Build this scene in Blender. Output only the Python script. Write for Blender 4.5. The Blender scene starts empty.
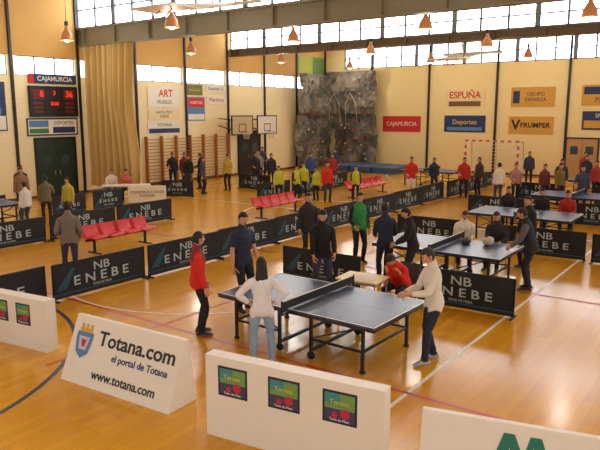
import bpy, math, random
import numpy as np
from mathutils import Vector, Matrix, noise
random.seed(4)
D=bpy.data; SC=bpy.context.scene; COL=SC.collection
SC.view_settings.view_transform='Standard'
SC.view_settings.exposure=0.0

# ------------------------------------------------------------ materials
def lin(c):
    return tuple((x/12.92 if x<=0.04045 else ((x+0.055)/1.055)**2.4) for x in [v/255. for v in c])
MC={}
def mat(name,rgb,rough=0.6,metal=0.0,var=0.12,scale=6.0,emit=0.0,spec=0.5):
    key=(name,rgb,rough,metal,emit)
    if key in MC: return MC[key]
    m=D.materials.new(name); m.use_nodes=True
    nt=m.node_tree; b=nt.nodes['Principled BSDF']
    c=lin(rgb)
    tc=nt.nodes.new('ShaderNodeTexCoord'); nz=nt.nodes.new('ShaderNodeTexNoise')
    nz.inputs['Scale'].default_value=scale; nz.inputs['Detail'].default_value=2
    nt.links.new(tc.outputs['Object'],nz.inputs['Vector'])
    mx=nt.nodes.new('ShaderNodeMix'); mx.data_type='RGBA'
    mx.inputs[6].default_value=tuple(v*(1-var) for v in c)+(1,)
    mx.inputs[7].default_value=tuple(min(1,v*(1+var)) for v in c)+(1,)
    nt.links.new(nz.outputs['Fac'],mx.inputs[0])
    nt.links.new(mx.outputs[2],b.inputs['Base Color'])
    b.inputs['Roughness'].default_value=rough; b.inputs['Metallic'].default_value=metal
    b.inputs['Specular IOR Level'].default_value=spec
    if emit:
        b.inputs['Emission Color'].default_value=c+(1,); b.inputs['Emission Strength'].default_value=emit
    MC[key]=m; return m

def floor_mat():
    m=D.materials.new('varnished_wood_floor'); m.use_nodes=True
    nt=m.node_tree; b=nt.nodes['Principled BSDF']; L=nt.links
    tc=nt.nodes.new('ShaderNodeTexCoord')
    br=nt.nodes.new('ShaderNodeTexBrick')
    br.inputs['Scale'].default_value=1.0
    br.inputs['Brick Width'].default_value=1.4; br.inputs['Row Height'].default_value=0.13
    br.inputs['Mortar Size'].default_value=0.003
    br.inputs['Color1'].default_value=lin((232,174,36))+(1,)
    br.inputs['Color2'].default_value=lin((220,159,28))+(1,)
    br.inputs['Mortar'].default_value=lin((200,140,26))+(1,)
    L.new(tc.outputs['Object'],br.inputs['Vector'])
    nz=nt.nodes.new('ShaderNodeTexNoise'); nz.inputs['Scale'].default_value=0.5; nz.inputs['Detail'].default_value=4
    L.new(tc.outputs['Object'],nz.inputs['Vector'])
    mx=nt.nodes.new('ShaderNodeMix'); mx.data_type='RGBA'; mx.blend_type='MULTIPLY'
    rp=nt.nodes.new('ShaderNodeValToRGB')
    rp.color_ramp.elements[0].position=.3; rp.color_ramp.elements[0].color=(.88,.86,.8,1)
    rp.color_ramp.elements[1].position=.7; rp.color_ramp.elements[1].color=(1,1,1,1)
    L.new(nz.outputs['Fac'],rp.inputs[0]); mx.inputs[0].default_value=1
    L.new(br.outputs['Color'],mx.inputs[6]); L.new(rp.outputs[0],mx.inputs[7])
    L.new(mx.outputs[2],b.inputs['Base Color'])
    b.inputs['Roughness'].default_value=0.2
    b.inputs['Specular IOR Level'].default_value=0.38
    b.inputs['Coat Weight'].default_value=0.08; b.inputs['Coat Roughness'].default_value=0.1
    return m
def wall_mat(name,c1,c2,mort):
    m=D.materials.new(name); m.use_nodes=True
    nt=m.node_tree; b=nt.nodes['Principled BSDF']; L=nt.links
    tc=nt.nodes.new('ShaderNodeTexCoord'); sp=nt.nodes.new('ShaderNodeSeparateXYZ'); cb=nt.nodes.new('ShaderNodeCombineXYZ')
    L.new(tc.outputs['Object'],sp.inputs[0])
    ad=nt.nodes.new('ShaderNodeMath'); ad.operation='ADD'
    L.new(sp.outputs[0],ad.inputs[0]); L.new(sp.outputs[1],ad.inputs[1])
    L.new(ad.outputs[0],cb.inputs[0]); L.new(sp.outputs[2],cb.inputs[1])
    br=nt.nodes.new('ShaderNodeTexBrick'); br.inputs['Scale'].default_value=1
    br.inputs['Brick Width'].default_value=.4; br.inputs['Row Height'].default_value=.2; br.inputs['Mortar Size'].default_value=.006
    br.inputs['Color1'].default_value=lin(c1)+(1,); br.inputs['Color2'].default_value=lin(c2)+(1,); br.inputs['Mortar'].default_value=lin(mort)+(1,)
    L.new(cb.outputs[0],br.inputs['Vector']); L.new(br.outputs['Color'],b.inputs['Base Color'])
    b.inputs['Roughness'].default_value=.75
    return m
def glow(name,rgb,st,lo=.75,sc=.35):
    m=D.materials.new(name); m.use_nodes=True
    nt=m.node_tree; nt.nodes.clear()
    o=nt.nodes.new('ShaderNodeOutputMaterial'); e=nt.nodes.new('ShaderNodeEmission')
    tc=nt.nodes.new('ShaderNodeTexCoord'); nz=nt.nodes.new('ShaderNodeTexNoise'); nz.inputs['Scale'].default_value=sc
    nt.links.new(tc.outputs['Object'],nz.inputs['Vector'])
    mx=nt.nodes.new('ShaderNodeMix'); mx.data_type='RGBA'
    c=lin(rgb)
    mx.inputs[6].default_value=tuple(v*lo for v in c)+(1,); mx.inputs[7].default_value=c+(1,)
    nt.links.new(nz.outputs['Fac'],mx.inputs[0]); nt.links.new(mx.outputs[2],e.inputs[0])
    e.inputs[1].default_value=st
    nt.links.new(e.outputs[0],o.inputs[0]); return m

WHITE=mat('white_laminate',(236,230,220),.45,var=.03)
BLACK=mat('black_ink',(22,22,26),.5)
STEEL=mat('painted_steel_dark',(38,40,44),.45,.3)
STEELG=mat('steel_grey',(150,150,146),.4,.4)
RED=mat('red_plastic',(215,30,28),.35)
CREAM=wall_mat('cream_painted_wall',(248,234,190),(246,231,186),(240,224,178))
CREAM2=wall_mat('cream_painted_wall_end',(248,228,170),(246,225,166),(239,216,154))
OCHRE=mat('ochre_plaster',(206,162,92),.8,var=.05)
ROOFM=mat('roof_board_tan',(206,170,112),.8,var=.06)
GLASS=glow('daylit_translucent_glazing',(236,244,255),9.5)
GLASS2=glow('daylit_wall_glazing',(230,240,255),5.5)
FRAME=mat('window_frame_grey',(110,122,134),.5)

# ------------------------------------------------------------ mesh helpers
class MB:
    def __init__(s): s.v=[]; s.f=[]; s.m=[]; s.mats=[]; s.sm=[]
    def mi(s,m):
        if m not in s.mats: s.mats.append(m)
        return s.mats.index(m)
    def add(s,vs,fs,m,smooth=False,M=None):
        o=len(s.v)
        if M is not None: vs=[M@Vector(p) for p in vs]
        s.v+= [tuple(p) for p in vs]; i=s.mi(m)
        for f in fs: s.f.append(tuple(o+k for k in f)); s.m.append(i); s.sm.append(smooth)
    def box(s,x0,x1,y0,y1,z0,z1,m,M=None):
        vs=[(x0,y0,z0),(x1,y0,z0),(x1,y1,z0),(x0,y1,z0),(x0,y0,z1),(x1,y0,z1),(x1,y1,z1),(x0,y1,z1)]
        s.add(vs,[(0,3,2,1),(4,5,6,7),(0,1,5,4),(1,2,6,5),(2,3,7,6),(3,0,4,7)],m,False,M)
    def loft(s,rings,m,smooth=True,M=None,cap=True):
        n=len(rings[0]); vs=[p for r in rings for p in r]; fs=[]
        for i in range(len(rings)-1):
            for k in range(n):
                a=i*n+k; b=i*n+(k+1)%n
                fs.append((a,b,b+n,a+n))
        if cap:
            fs.append(tuple(range(n-1,-1,-1))); o=(len(rings)-1)*n; fs.append(tuple(o+k for k in range(n)))
        s.add(vs,fs,m,smooth,M)
    def tube(s,pts,rad,m,n=8,smooth=True,M=None):
        s.loft(tube_rings(pts,rad,n),m,smooth,M)
    def sphere(s,c,r,m,nu=12,nv=8,M=None,fn=None):
        rings=[]
        c=Vector(c)
        r=r if hasattr(r,'__len__') else (r,r,r)
        for j in range(nv+1):
            ph=-math.pi/2+math.pi*max(.02,min(nv-.02,j))/nv
            ring=[]
            for i in range(nu):
                t=2*math.pi*i/nu
                p=Vector((math.cos(ph)*math.cos(t),math.cos(ph)*math.sin(t),math.sin(ph)))
                if fn: p=fn(p)
                ring.append(c+Vector((p.x*r[0],p.y*r[1],p.z*r[2])))
            rings.append(ring)
        s.loft(rings,m,True,M)
    def mesh(s,name):
        me=D.meshes.new(name); me.from_pydata(s.v,[],s.f)
        for m in s.mats: me.materials.append(m)
        me.polygons.foreach_set('material_index',s.m); me.polygons.foreach_set('use_smooth',s.sm)
        me.update(); return me
    def obj(s,name,M=None,parent=None):
        return mkobj(name,s.mesh(name),M,parent)
def mkobj(name,me,M=None,parent=None):
    o=D.objects.new(name,me); COL.objects.link(o)
    if parent: o.parent=parent
    if M is not None: o.matrix_local=M
    return o
def tube_rings(pts,rad,n=8):
    pts=[Vector(p) for p in pts]; rings=[]
    if not hasattr(rad,'__len__'): rad=[rad]*len(pts)
    prev=None
    for i,p in enumerate(pts):
        if i==0: t=pts[1]-p
        elif i==len(pts)-1: t=p-pts[i-1]
        else: t=(pts[i+1]-p).normalized()+(p-pts[i-1]).normalized()
        t.normalize()
        if prev is None:
            ref=Vector((0,0,1)) if abs(t.z)<.9 else Vector((0,1,0))
            a=t.cross(ref).normalized()
        else:
            a=(prev-t*prev.dot(t)).normalized()
        prev=a; b=t.cross(a)
        r=rad[i]
        rx,ry=(r if hasattr(r,'__len__') else (r,r))
        rings.append([p+a*rx*math.cos(2*math.pi*k/n)+b*ry*math.sin(2*math.pi*k/n) for k in range(n)])
    return rings
TXT={}
def text_mesh(txt,size,m,align='CENTER',bold=0.0):
    key=(txt,size,m.name,align,bold)
    if key in TXT: return TXT[key]
    c=D.curves.new('lettering','FONT'); c.body=txt; c.size=size; c.align_x=align; c.align_y='CENTER'; c.offset=bold; c.resolution_u=3
    c.extrude=0.002
    o=D.objects.new('tmp',c); COL.objects.link(o)
    dg=bpy.context.evaluated_depsgraph_get()
    me=D.meshes.new_from_object(o.evaluated_get(dg)); me.materials.clear(); me.materials.append(m); me.name='lettering'
    D.objects.remove(o); TXT[key]=me; return me
def text(parent,txt,size,m,x,y,z=.004,align='CENTER',bold=0.0,flip=False,sx=1.0):
    me=text_mesh(txt,size,m,align,bold)
    M=Matrix.Translation((x,y,z))
    if flip: M=M@Matrix.Rotation(math.pi,4,'Y')
    M=M@Matrix.Diagonal((sx,1,1,1))
    return mkobj('lettering',me,M,parent)
def basis(o,u,v):
    u=Vector(u).normalized(); v=Vector(v).normalized(); n=u.cross(v)
    M=Matrix.Identity(4)
    for i in range(3): M[i][0]=u[i]; M[i][1]=v[i]; M[i][2]=n[i]; M[i][3]=o[i]
    return M

# ------------------------------------------------------------ room shell
XW=37.8; YW=25.1
b=MB(); b.box(-6,XW+.3,-10,YW+.3,-.2,0,floor_mat()); FLOOR=b.obj('floor')
colX=[1.3,4.65,8.0,11.3,14.7,17.85,21.05,24.35,27.65,30.95,34.25,37.55]
b=MB()
b.box(-6,XW+.3,YW,YW+.3,0,5.15,CREAM)
b.box(-6,XW+.3,YW,YW+.3,5.95,9.6,OCHRE)
b.box(-6,colX[0]+.12,YW,YW+.3,5.15,5.95,CREAM)
for x in colX[1:]: b.box(x-.15,min(x+.15,XW+.3),YW,YW+.3,5.15,5.95,CREAM)
b.obj('wall_left')
b=MB()
b.box(XW,XW+.3,-10,YW,0,6.5,CREAM2); b.box(XW,XW+.3,-10,YW,7.8,9.6,OCHRE)
b.box(XW,XW+.3,23.6,YW,6.5,7.8,CREAM2)
b.obj('wall_right')
wn=1
for i in range(len(colX)-1):
    x0=colX[i]+.15; x1=colX[i+1]-.15
    b=MB(); b.box(x0,x1,YW+.12,YW+.15,5.15,5.95,GLASS2)
    for k in range(4):
        x=x0+(x1-x0)*k/3; b.box(x-.025,x+.025,YW+.06,YW+.12,5.15,5.95,FRAME)
    b.box(x0,x1,YW+.06,YW+.12,5.15,5.19,FRAME); b.box(x0,x1,YW+.06,YW+.12,5.91,5.95,FRAME)
    b.obj('window_%d'%wn); wn+=1
def glazing(X,z0,z1,y0,y1,step,m,hb=True):
    global wn
    b=MB(); b.box(X+.06,X+.09,y0,y1,z0,z1,m)
    n=int((y1-y0)/step)
    for k in range(n+1):
        y=y0+(y1-y0)*k/n; w=.045 if k%3 else .11
        b.box(X-.02,X+.06,y-w,y+w,z0,z1,FRAME)
    b.box(X-.02,X+.06,y0,y1,z0,z0+.06,FRAME); b.box(X-.02,X+.06,y0,y1,z1-.06,z1,FRAME)
    if hb: b.box(X-.01,X+.06,y0,y1,(z0+z1)/2-.03,(z0+z1)/2+.03,FRAME)
    b.obj('window_%d'%wn); wn+=1
glazing(XW+.02,6.5,7.8,-10,23.6,1.05,GLASS)
glazing(18,7.25,8.8,-10,YW,1.2,GLASS)
glazing(28,7.1,8.2,-10,YW,1.2,GLASS)
glazing(8,7.25,8.8,-10,YW,1.2,GLASS)  # out-of-view clerestory, added to light the foreground
b=MB()
def slope(x0,z0,x1,z1):
    vs=[(x0,-10,z0),(x1,-10,z1),(x1,YW,z1),(x0,YW,z0),(x0,-10,z0+.2),(x1,-10,z1+.2),(x1,YW,z1+.2),(x0,YW,z0+.2)]
    b.add(vs,[(0,3,2,1),(4,5,6,7),(0,1,5,4),(1,2,6,5),(2,3,7,6),(3,0,4,7)],ROOFM)
slope(-6,7.3,8,8.8); slope(8.1,7.3,18,8.8); slope(18.1,7.3,28,8.25); slope(28.1,7.15,XW+.3,8.0)
b.obj('ceiling')
BEAM=mat('beam_painted_grey',(134,128,108),.5,.2); BEAMD=mat('beam_brown_grey',(110,94,70),.6)
for X,z0,z1,m in ((18,6.5,7.25,BEAM),(28,6.72,7.1,BEAMD),(8,6.5,7.25,BEAM)):
    b=MB()
    b.box(X-.03,X+.03,-10,YW,z0,z1,m); b.box(X-.16,X+.16,-10,YW,z0,z0+.05,m); b.box(X-.16,X+.16,-10,YW,z1-.05,z1,m)
    y=-9.
    while y<25: b.box(X-.15,X+.15,y-.02,y+.02,z0,z1,m); y+=2.1
    b.obj('roof_beam')
b=MB()
for y in (-3.4,.8,4.9,9.1,13.1,17.4,21.5):
    b.tube([(28.1,y,7.0),(XW-.1,y,7.75)],.06,STEELG,6); b.tube([(18.1,y,7.15),(27.9,y,8.05)],.06,BEAMD,6)
for x in (31,34):
    z=7.0+.75*(x-28.1)/9.6+.1; b.tube([(x,-10,z),(x,YW,z)],.04,STEELG,6)
b.obj('roof_purlins')
for i,x in enumerate(colX):
    b=MB(); b.box(x-.05,x+.05,YW-.09,YW,0,9.,STEEL); b.box(x-.09,x+.09,YW-.1,YW,0,.02,STEEL); b.obj('steel_column_%d'%(i+1))  # steel columns along the left wall
for i,y in enumerate((.8,4.9,9.1,13.1,17.4,21.5)):
    b=MB(); b.box(XW-.1,XW,y-.06,y+.06,0,8.,STEEL); b.box(XW-.11,XW,y-.1,y+.1,0,.02,STEEL); b.obj('steel_column_%d'%(i+20))  # steel columns along the right wall
b=MB(); b.box(-6,XW,YW-.02,YW,0,.12,mat('skirting_brown',(110,80,50))); b.obj('baseboard_left')
b=MB(); b.box(XW-.02,XW,-10,YW,0,.12,mat('skirting_brown',(110,80,50))); b.obj('baseboard_right')

# ------------------------------------------------------------ floor markings
b=MB()
LZ=.003
def line(x0,y0,x1,y1,w,m):
    d=Vector((x1-x0,y1-y0)).normalized(); n=Vector((-d.y,d.x))*w/2
    b.add([(x0+n.x,y0+n.y,LZ),(x0-n.x,y0-n.y,LZ),(x1-n.x,y1-n.y,LZ),(x1+n.x,y1+n.y,LZ)],[(0,1,2,3)],m)
def arc(cx,cy,r,a0,a1,w,m,dash=False):
    n=max(8,int(abs(a1-a0)/3)); 
    for i in range(n):
        if dash and i%2: continue
        t0=math.radians(a0+(a1-a0)*i/n); t1=math.radians(a0+(a1-a0)*(i+1)/n)
        r0,r1=r-w/2,r+w/2
        b.add([(cx+r0*math.cos(t0),cy+r0*math.sin(t0),LZ),(cx+r1*math.cos(t0),cy+r1*math.sin(t0),LZ),(cx+r1*math.cos(t1),cy+r1*math.sin(t1),LZ),(cx+r0*math.cos(t1),cy+r0*math.sin(t1),LZ)],[(0,1,2,3)],m)
LBL=mat('line_paint_blue',(50,64,90),.35); LRD=mat('line_paint_red',(200,36,20),.35); LWH=mat('line_paint_white',(246,240,226),.35)
arc(2.5,11.35,4.25,-95,90,.07,LBL)
line(7.25,1.0,7.25,20.,.06,LRD); line(3,3.5,34,3.5,.06,LWH); line(3,22.5,36,22.5,.06,LWH)
arc(10.5,10.2,3.2,120,250,.05,LWH); line(19.5,3.5,19.5,22.5,.06,LWH); arc(19.5,13,3,0,360,.06,LWH)
LZ=.006
line(5,8.2,33,8.2,.05,LRD); line(13.,1.,13.,20.,.06,LRD); line(26.2,1,26.2,20,.05,LRD)
LZ=.009
arc(36,12.5,6,95,265,.06,LWH); arc(36,12.5,9,100,260,.06,LRD,True); arc(34.5,12.9,6.7,90,270,.05,LBL)
line(36,3.5,36,22.5,.06,LWH)
b.obj('court_markings',Matrix.Identity(4),FLOOR)

# ------------------------------------------------------------ signs
def sign(name,M,w,h,m,t=.03):
    b=MB(); b.box(0,w,0,h,-t,0,m); return b.obj(name,M)
def patch(par,x0,x1,y0,y1,m,name='printed_area',z=.002):
    b=MB(); b.box(x0,x1,y0,y1,0,z,m); return b.obj(name,Matrix.Identity(4),par)
def disc(par,x,y,r,m,sx=1,z=.004,name='printed_mark'):
    b=MB(); n=20
    b.add([(x+r*sx*math.cos(2*math.pi*k/n),y+r*math.sin(2*math.pi*k/n),z) for k in range(n)],[tuple(range(n))],m); return b.obj(name,Matrix.Identity(4),par)
def LWM(x,z,off=.04): return basis((x,YW-off,z),(1,0,0),(0,0,1))
def RWM(y,z,off=.04): return basis((XW-off,y,z),(0,-1,0),(0,0,1))
BLUE=mat('banner_blue',(36,56,104)); SIGNW=mat('banner_white',(238,234,222),var=.03); OCB=mat('banner_ochre',(212,160,60)); TEAL=mat('print_teal',(30,130,120))
REDB=mat('banner_red',(206,40,36)); YEL=mat('print_yellow',(236,206,60)); SKYB=mat('print_sky',(90,140,190)); BRN=mat('print_brown',(120,84,60)); GRN=mat('print_green',(70,130,70))
s=sign('wall_banner',LWM(15.4,4.84),2.3,.40,BLUE); text(s,'CAJAMURCIA',.28,SIGNW,1.25,.2,bold=.005); patch(s,0,.25,0,.40,REDB)
s=sign('wall_banner',LWM(12.4,2.9),1.95,1.95,BLUE); patch(s,.05,1.9,.05,.6,SIGNW); text(s,'BLAYA',.4,SIGNW,.97,1.3); disc(s,1.5,.8,.25,SKYB)
s=sign('wall_banner',LWM(15.2,2.66),2.45,.74,BLUE); patch(s,.06,2.39,.06,.68,SIGNW); patch(s,.1,1.0,.36,.64,SKYB,z=.004); patch(s,1.2,2.3,.1,.36,BLUE,z=.004); patch(s,.1,1.0,.1,.3,GRN,z=.004); text(s,'DEPORTES',.2,BLUE,1.75,.52)
s=sign('wall_banner',LWM(21.75,3.9),2.15,1.0,SIGNW); text(s,'ART',.5,REDB,1.2,.68,bold=.01); text(s,'MUEBLES',.25,BLUE,1.1,.25)
s=sign('wall_banner',LWM(24.45,4.55),1.15,.55,mat('banner_olive',(120,120,70))); text(s,'Imprenta',.22,YEL,.57,.27)
s=sign('wall_banner',LWM(24.45,3.2),1.3,1.25,SKYB); patch(s,.05,1.25,.7,1.2,REDB); patch(s,.05,1.25,.05,.35,SIGNW); text(s,'HUERTAS',.22,SIGNW,.65,.95)
s=sign('wall_banner',LWM(25.9,4.75),1.6,.36,SIGNW); text(s,'Canovas S.L.',.26,BLACK,.8,.18)
s=sign('wall_banner',LWM(25.9,4.1),1.6,.45,SIGNW); text(s,'Martinez',.34,REDB,.8,.22)
s=sign('wall_banner',LWM(21.7,2.55),2.2,.62,SIGNW); patch(s,.06,2.14,.05,.28,BLUE); text(s,'TOTANA',.24,BLUE,1.1,.45)
s=sign('wall_banner',LWM(21.75,3.3),2.1,.45,CREAM); text(s,'HASTA MUY\nTARDE',.2,BLUE,1.05,.24)
s=sign('wall_banner',RWM(20.6,2.4),2.7,1.0,REDB); text(s,'CAJAMURCIA',.36,SIGNW,1.35,.5)
s=sign('wall_banner',RWM(16.3,3.95),2.5,1.0,mat('banner_cream',(240,220,164))); text(s,'ESPUÑA',.55,REDB,1.25,.7,bold=.01); patch(s,.25,2.25,.05,.35,BRN)
s=sign('wall_banner',RWM(16.3,2.45),2.6,1.0,BLUE); text(s,'Deportes',.4,YEL,1.3,.6); patch(s,.2,2.4,.1,.3,SKYB)
s=sign('wall_banner',RWM(12.25,3.95),2.45,1.1,OCB); text(s,'GRUPO\nESPARZA',.3,BLUE,1.4,.55); patch(s,.12,.5,.2,.9,BLUE)
s=sign('wall_banner',RWM(12.3,2.4),2.5,1.0,OCB); text(s,'V',.8,BLACK,.4,.5,bold=.02); text(s,'FRUMPER',.4,BLACK,1.5,.5,bold=.01)
s=sign('wall_banner',RWM(8.4,4.0),2.3,1.1,OCB); patch(s,.1,2.2,.6,1.0,BLUE); text(s,'MUR',.4,BLUE,1.1,.3)
s=sign('wall_banner',RWM(8.3,2.7),2.3,1.0,BLUE); patch(s,.1,2.2,.1,.5,OCB); text(s,'SPORT',.3,SIGNW,1.1,.75)

b=MB(); SB=mat('scoreboard_black',(24,22,24),.4); b.box(0,2.2,0,1.2,-.12,0,SB)
b.box(-.04,2.24,-.04,0,-.12,.02,STEEL); b.box(-.04,2.24,1.2,1.24,-.12,.02,STEEL); b.box(-.04,0,0,1.2,-.12,.02,STEEL); b.box(2.2,2.24,0,1.2,-.12,.02,STEEL)
DR=mat('scoreboard_red_panel',(110,34,32),.5)
for x in (.1,1.55): b.box(x,x+.55,.7,1.1,0,.01,DR)
for r in range(3):
    for c in range(2): b.box(.12+c*1.5,.55+c*1.5,.12+r*.18,.22+r*.18,0,.008,DR)
sb=b.obj('scoreboard',LWM(15.4,3.5,.14))
LED=mat('red_led',(255,50,36),.5,emit=1.2)
text(sb,'8',.36,LED,.5,.9,z=.015); text(sb,'36',.36,LED,1.82,.9,z=.015); text(sb,'3',.26,LED,1.1,.95,z=.015); text(sb,'0:00',.22,LED,1.1,.5,z=.015)
DG=mat('door_green',(30,54,42),.45)
def door(n,M,w,h,m):
    b=MB()
    b.box(0,w,0,h,-.02,.03,m); b.box(-.08,0,0,h+.08,-.02,.06,STEEL); b.box(w,w+.08,0,h+.08,-.02,.06,STEEL); b.box(0,w,h,h+.08,-.02,.06,STEEL)
    b.box(w/2-.01,w/2+.01,0,h,.03,.035,BLACK)
    for s_ in (-1,1): b.box(w/2+s_*.12-.02,w/2+s_*.12+.02,.95,1.15,.03,.08,STEELG); b.box(w/2+s_*w*.25-.2,w/2+s_*w*.25+.2,1.35,1.8,.03,.034,mat('door_glass',(60,80,84),.1))
    b.obj('door_%d'%n,M)
door(1,LWM(15.55,.0,.025),1.85,2.5,DG); door(2,LWM(28.5,0,.025),1.9,2.5,mat('door_brown',(44,38,34),.5)); door(3,RWM(9.,.0,.025),1.6,2.2,mat('door_tan',(190,150,96),.5))

b=MB(); CUR=mat('curtain_beige',(206,176,114),.85,var=.1,scale=2)
ny,nz=150,14; vs=[];fs=[]
for j in range(nz+1):
    z=.35+(6.5-.35)*j/nz; q=abs(j/nz-.6); tight=.93+.07*min(1,q*2.2)
    for i in range(ny+1):
        t=i/ny; y=21.6+3.3*(1-(1-t)*tight)
        vs.append((18.1+.15*math.sin(t*52+.3*math.sin(z))+.05*math.sin(t*97+z*.4),y,z))
for j in range(nz):
    for i in range(ny): a=j*(ny+1)+i; fs.append((a,a+1,a+ny+2,a+ny+1))
b.add(vs,fs,CUR,True); b.obj('divider_curtain')

b=MB(); WD=mat('wood_varnished',(180,118,58),.45)
for k in range(7):
    x=21.5+k*1.0; b.box(x-.03,x+.03,YW-.2,YW,0,2.45,WD)
for r in range(14):
    z=.15+r*.165
    b.tube([(21.5,YW-.16,z),(27.5,YW-.16,z)],.018,WD,6)
b.obj('wall_bars')

def backboard(x,m,rim):
    b=MB(); y=YW-1.2
    b.box(x-.9,x+.9,y-.02,y+.02,2.4,3.45,m)
    for a,c,e,g in ((-.9,.9,2.38,2.44),(-.9,.9,3.41,3.47),(-.9,-.84,2.4,3.45),(.84,.9,2.4,3.45),(-.3,.3,2.55,2.59),(-.3,.3,2.96,3.0),(-.3,-.26,2.55,3.0),(.26,.3,2.55,3.0)):
        b.box(x+a,x+c,y-.03,y+.03,e,g,rim)
    for s_ in (-.6,.6):
        b.tube([(x+s_,y,3.2),(x+s_,YW-.01,3.3)],.03,STEEL,6); b.tube([(x+s_,y,2.6),(x+s_,YW-.01,2.9)],.03,STEEL,6)
    n=16; pts=[(x+.22*math.cos(2*math.pi*k/n),y-.3+.22*math.sin(2*math.pi*k/n),2.55) for k in range(n+1)]
    b.tube(pts,.012,mat('rim_orange',(220,90,40)),5)
    NT=mat('net_white',(230,230,225))
    for k in range(12):
        a0=2*math.pi*k/12; a1=2*math.pi*(k+1)/12
        b.tube([(x+.22*math.cos(a0),y-.3+.22*math.sin(a0),2.55),(x+.13*math.cos(a1),y-.3+.13*math.sin(a1),2.15)],.006,NT,4)
        b.tube([(x+.22*math.cos(a1),y-.3+.22*math.sin(a1),2.55),(x+.13*math.cos(a0),y-.3+.13*math.sin(a0),2.15)],.006,NT,4)
    b.obj('basketball_backboard')
backboard(29.7,WHITE,STEEL); backboard(27.5,mat('backboard_clear_grey',(206,190,150),.3),STEEL)

def folded(x,y,z,name='folded_basketball_frame'):
    b=MB(); PW=mat('frame_paint_pale',(244,240,230),.5,var=.02)
    b.box(x-.5,x+.55,y-.9,y+.9,z-.04,z,PW)
    b.tube([(x+.1,y-.25,z-.05),(x-.2,y-.25,z-.3),(x-.2,y+.25,z-.3),(x+.1,y+.25,z-.05)],.02,mat('rim_orange',(220,90,40)),6)
    for s_ in (-.6,.6):
        b.tube([(x,y+s_,z),(x+2.6,y+s_*.8,z+.4)],.055,PW,6); b.tube([(x+2.6,y+s_*.8,z+.4),(x+2.4,y+s_*.8,z+1.0)],.04,PW,6)
        b.tube([(x+.6,y+s_,z+.1),(x+1.6,y-s_*.9,z+.25)],.04,PW,6)
        b.tube([(x,y+s_,z),(x+.3,y+s_,z+1.1)],.015,STEEL,6)
    b.tube([(x+2.6,y-1.5,z+.4),(x+2.6,y+1.5,z+.4)],.055,PW,6)
    b.obj(name)
folded(13.2,14.4,6.6); folded(29.0,12.3,6.1)

# climbing wall
b=MB(); 
RK=[mat('rock_grey',(122,116,106),.9,var=.4,scale=4),mat('rock_dark',(96,92,86),.9,var=.4,scale=4),mat('rock_light',(142,134,122),.9,var=.35,scale=4),mat('rock_rose',(134,114,96),.9,var=.3)]
random.seed(8)
def rock(Mf,w,z0,z1,nu,nv,hole):
    P={}
    for j in range(nv+1):
        for i in range(nu+1):
            u=w*i/nu+(random.uniform(-.07,.07) if 0<i<nu else 0); z=z0+(z1-z0)*j/nv+(random.uniform(-.07,.07) if 0<j<nv else 0)
            nn=noise.noise(Vector((u*.8,z*.7,w)))+.5*noise.noise(Vector((u*2.3,z*2.1,3)))
            dpt=.4+.45*nn+.10*random.random()+(.3 if z>3.5 else 0)
            P[i,j]=(u,z,max(.08,dpt))
    for j in range(nv):
        for i in range(nu):
            q=[P[i,j],P[i+1,j],P[i+1,j+1],P[i,j+1]]
            c=sum(p[0] for p in q)/4,sum(p[1] for p in q)/4
            if hole and abs(c[0]-hole[0])<hole[2] and abs(c[1]-hole[1])<hole[3]:
                q=[(p[0],p[1],.06) for p in q]
            vs=[Mf(*p) for p in q]
            k=noise.noise(Vector((c[0]*.9,c[1]*.8,w+5)))
            mm=RK[1] if k<-.12 else (RK[0] if k<.15 else RK[2])
            if random.random()<.25: mm=random.choice(RK)
            b.add(vs,[(0,1,2),(0,2,3)],mm)
rock(lambda u,z,d:(33.6+u,YW-d,z),3.9,.0,6.1,20,30,None)
rock(lambda u,z,d:(XW-d,YW-.4-u,z),3.9,.0,6.3,20,30,(1.0,1.6,.6,1.0))
HC=[REDB,YEL,BLUE,GRN,SIGNW]
for k in range(60):
    if k%2: b.sphere((33.9+random.random()*3.2,YW-.62,.5+random.random()*5.3),.06,HC[k%5],6,4)
    else: b.sphere((XW-.62,YW-.8-random.random()*3.2,.5+random.random()*5.3),.06,HC[k%5],6,4)
ROPE=mat('arch_edge_white',(210,200,186),.6)
for cy in (23.9,22.6):
    b.tube([(XW-.72,cy-.45,2.9),(XW-.9,cy-.4,4.2),(XW-.95,cy,4.9),(XW-.9,cy+.4,4.2),(XW-.72,cy+.45,2.9)],.025,ROPE,6)
b.obj('climbing_wall')
s=sign('wall_panel',LWM(34.45,6.15,.05),2.95,1.1,mat('panel_yellow_green',(170,176,50)),t=.03); patch(s,1.6,2.95,0,1.1,mat('panel_green',(96,128,56)))
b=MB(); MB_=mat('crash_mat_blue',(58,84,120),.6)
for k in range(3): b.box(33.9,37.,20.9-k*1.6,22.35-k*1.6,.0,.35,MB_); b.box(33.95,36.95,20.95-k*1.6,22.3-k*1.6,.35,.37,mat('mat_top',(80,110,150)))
b.obj('crash_mats')

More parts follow.
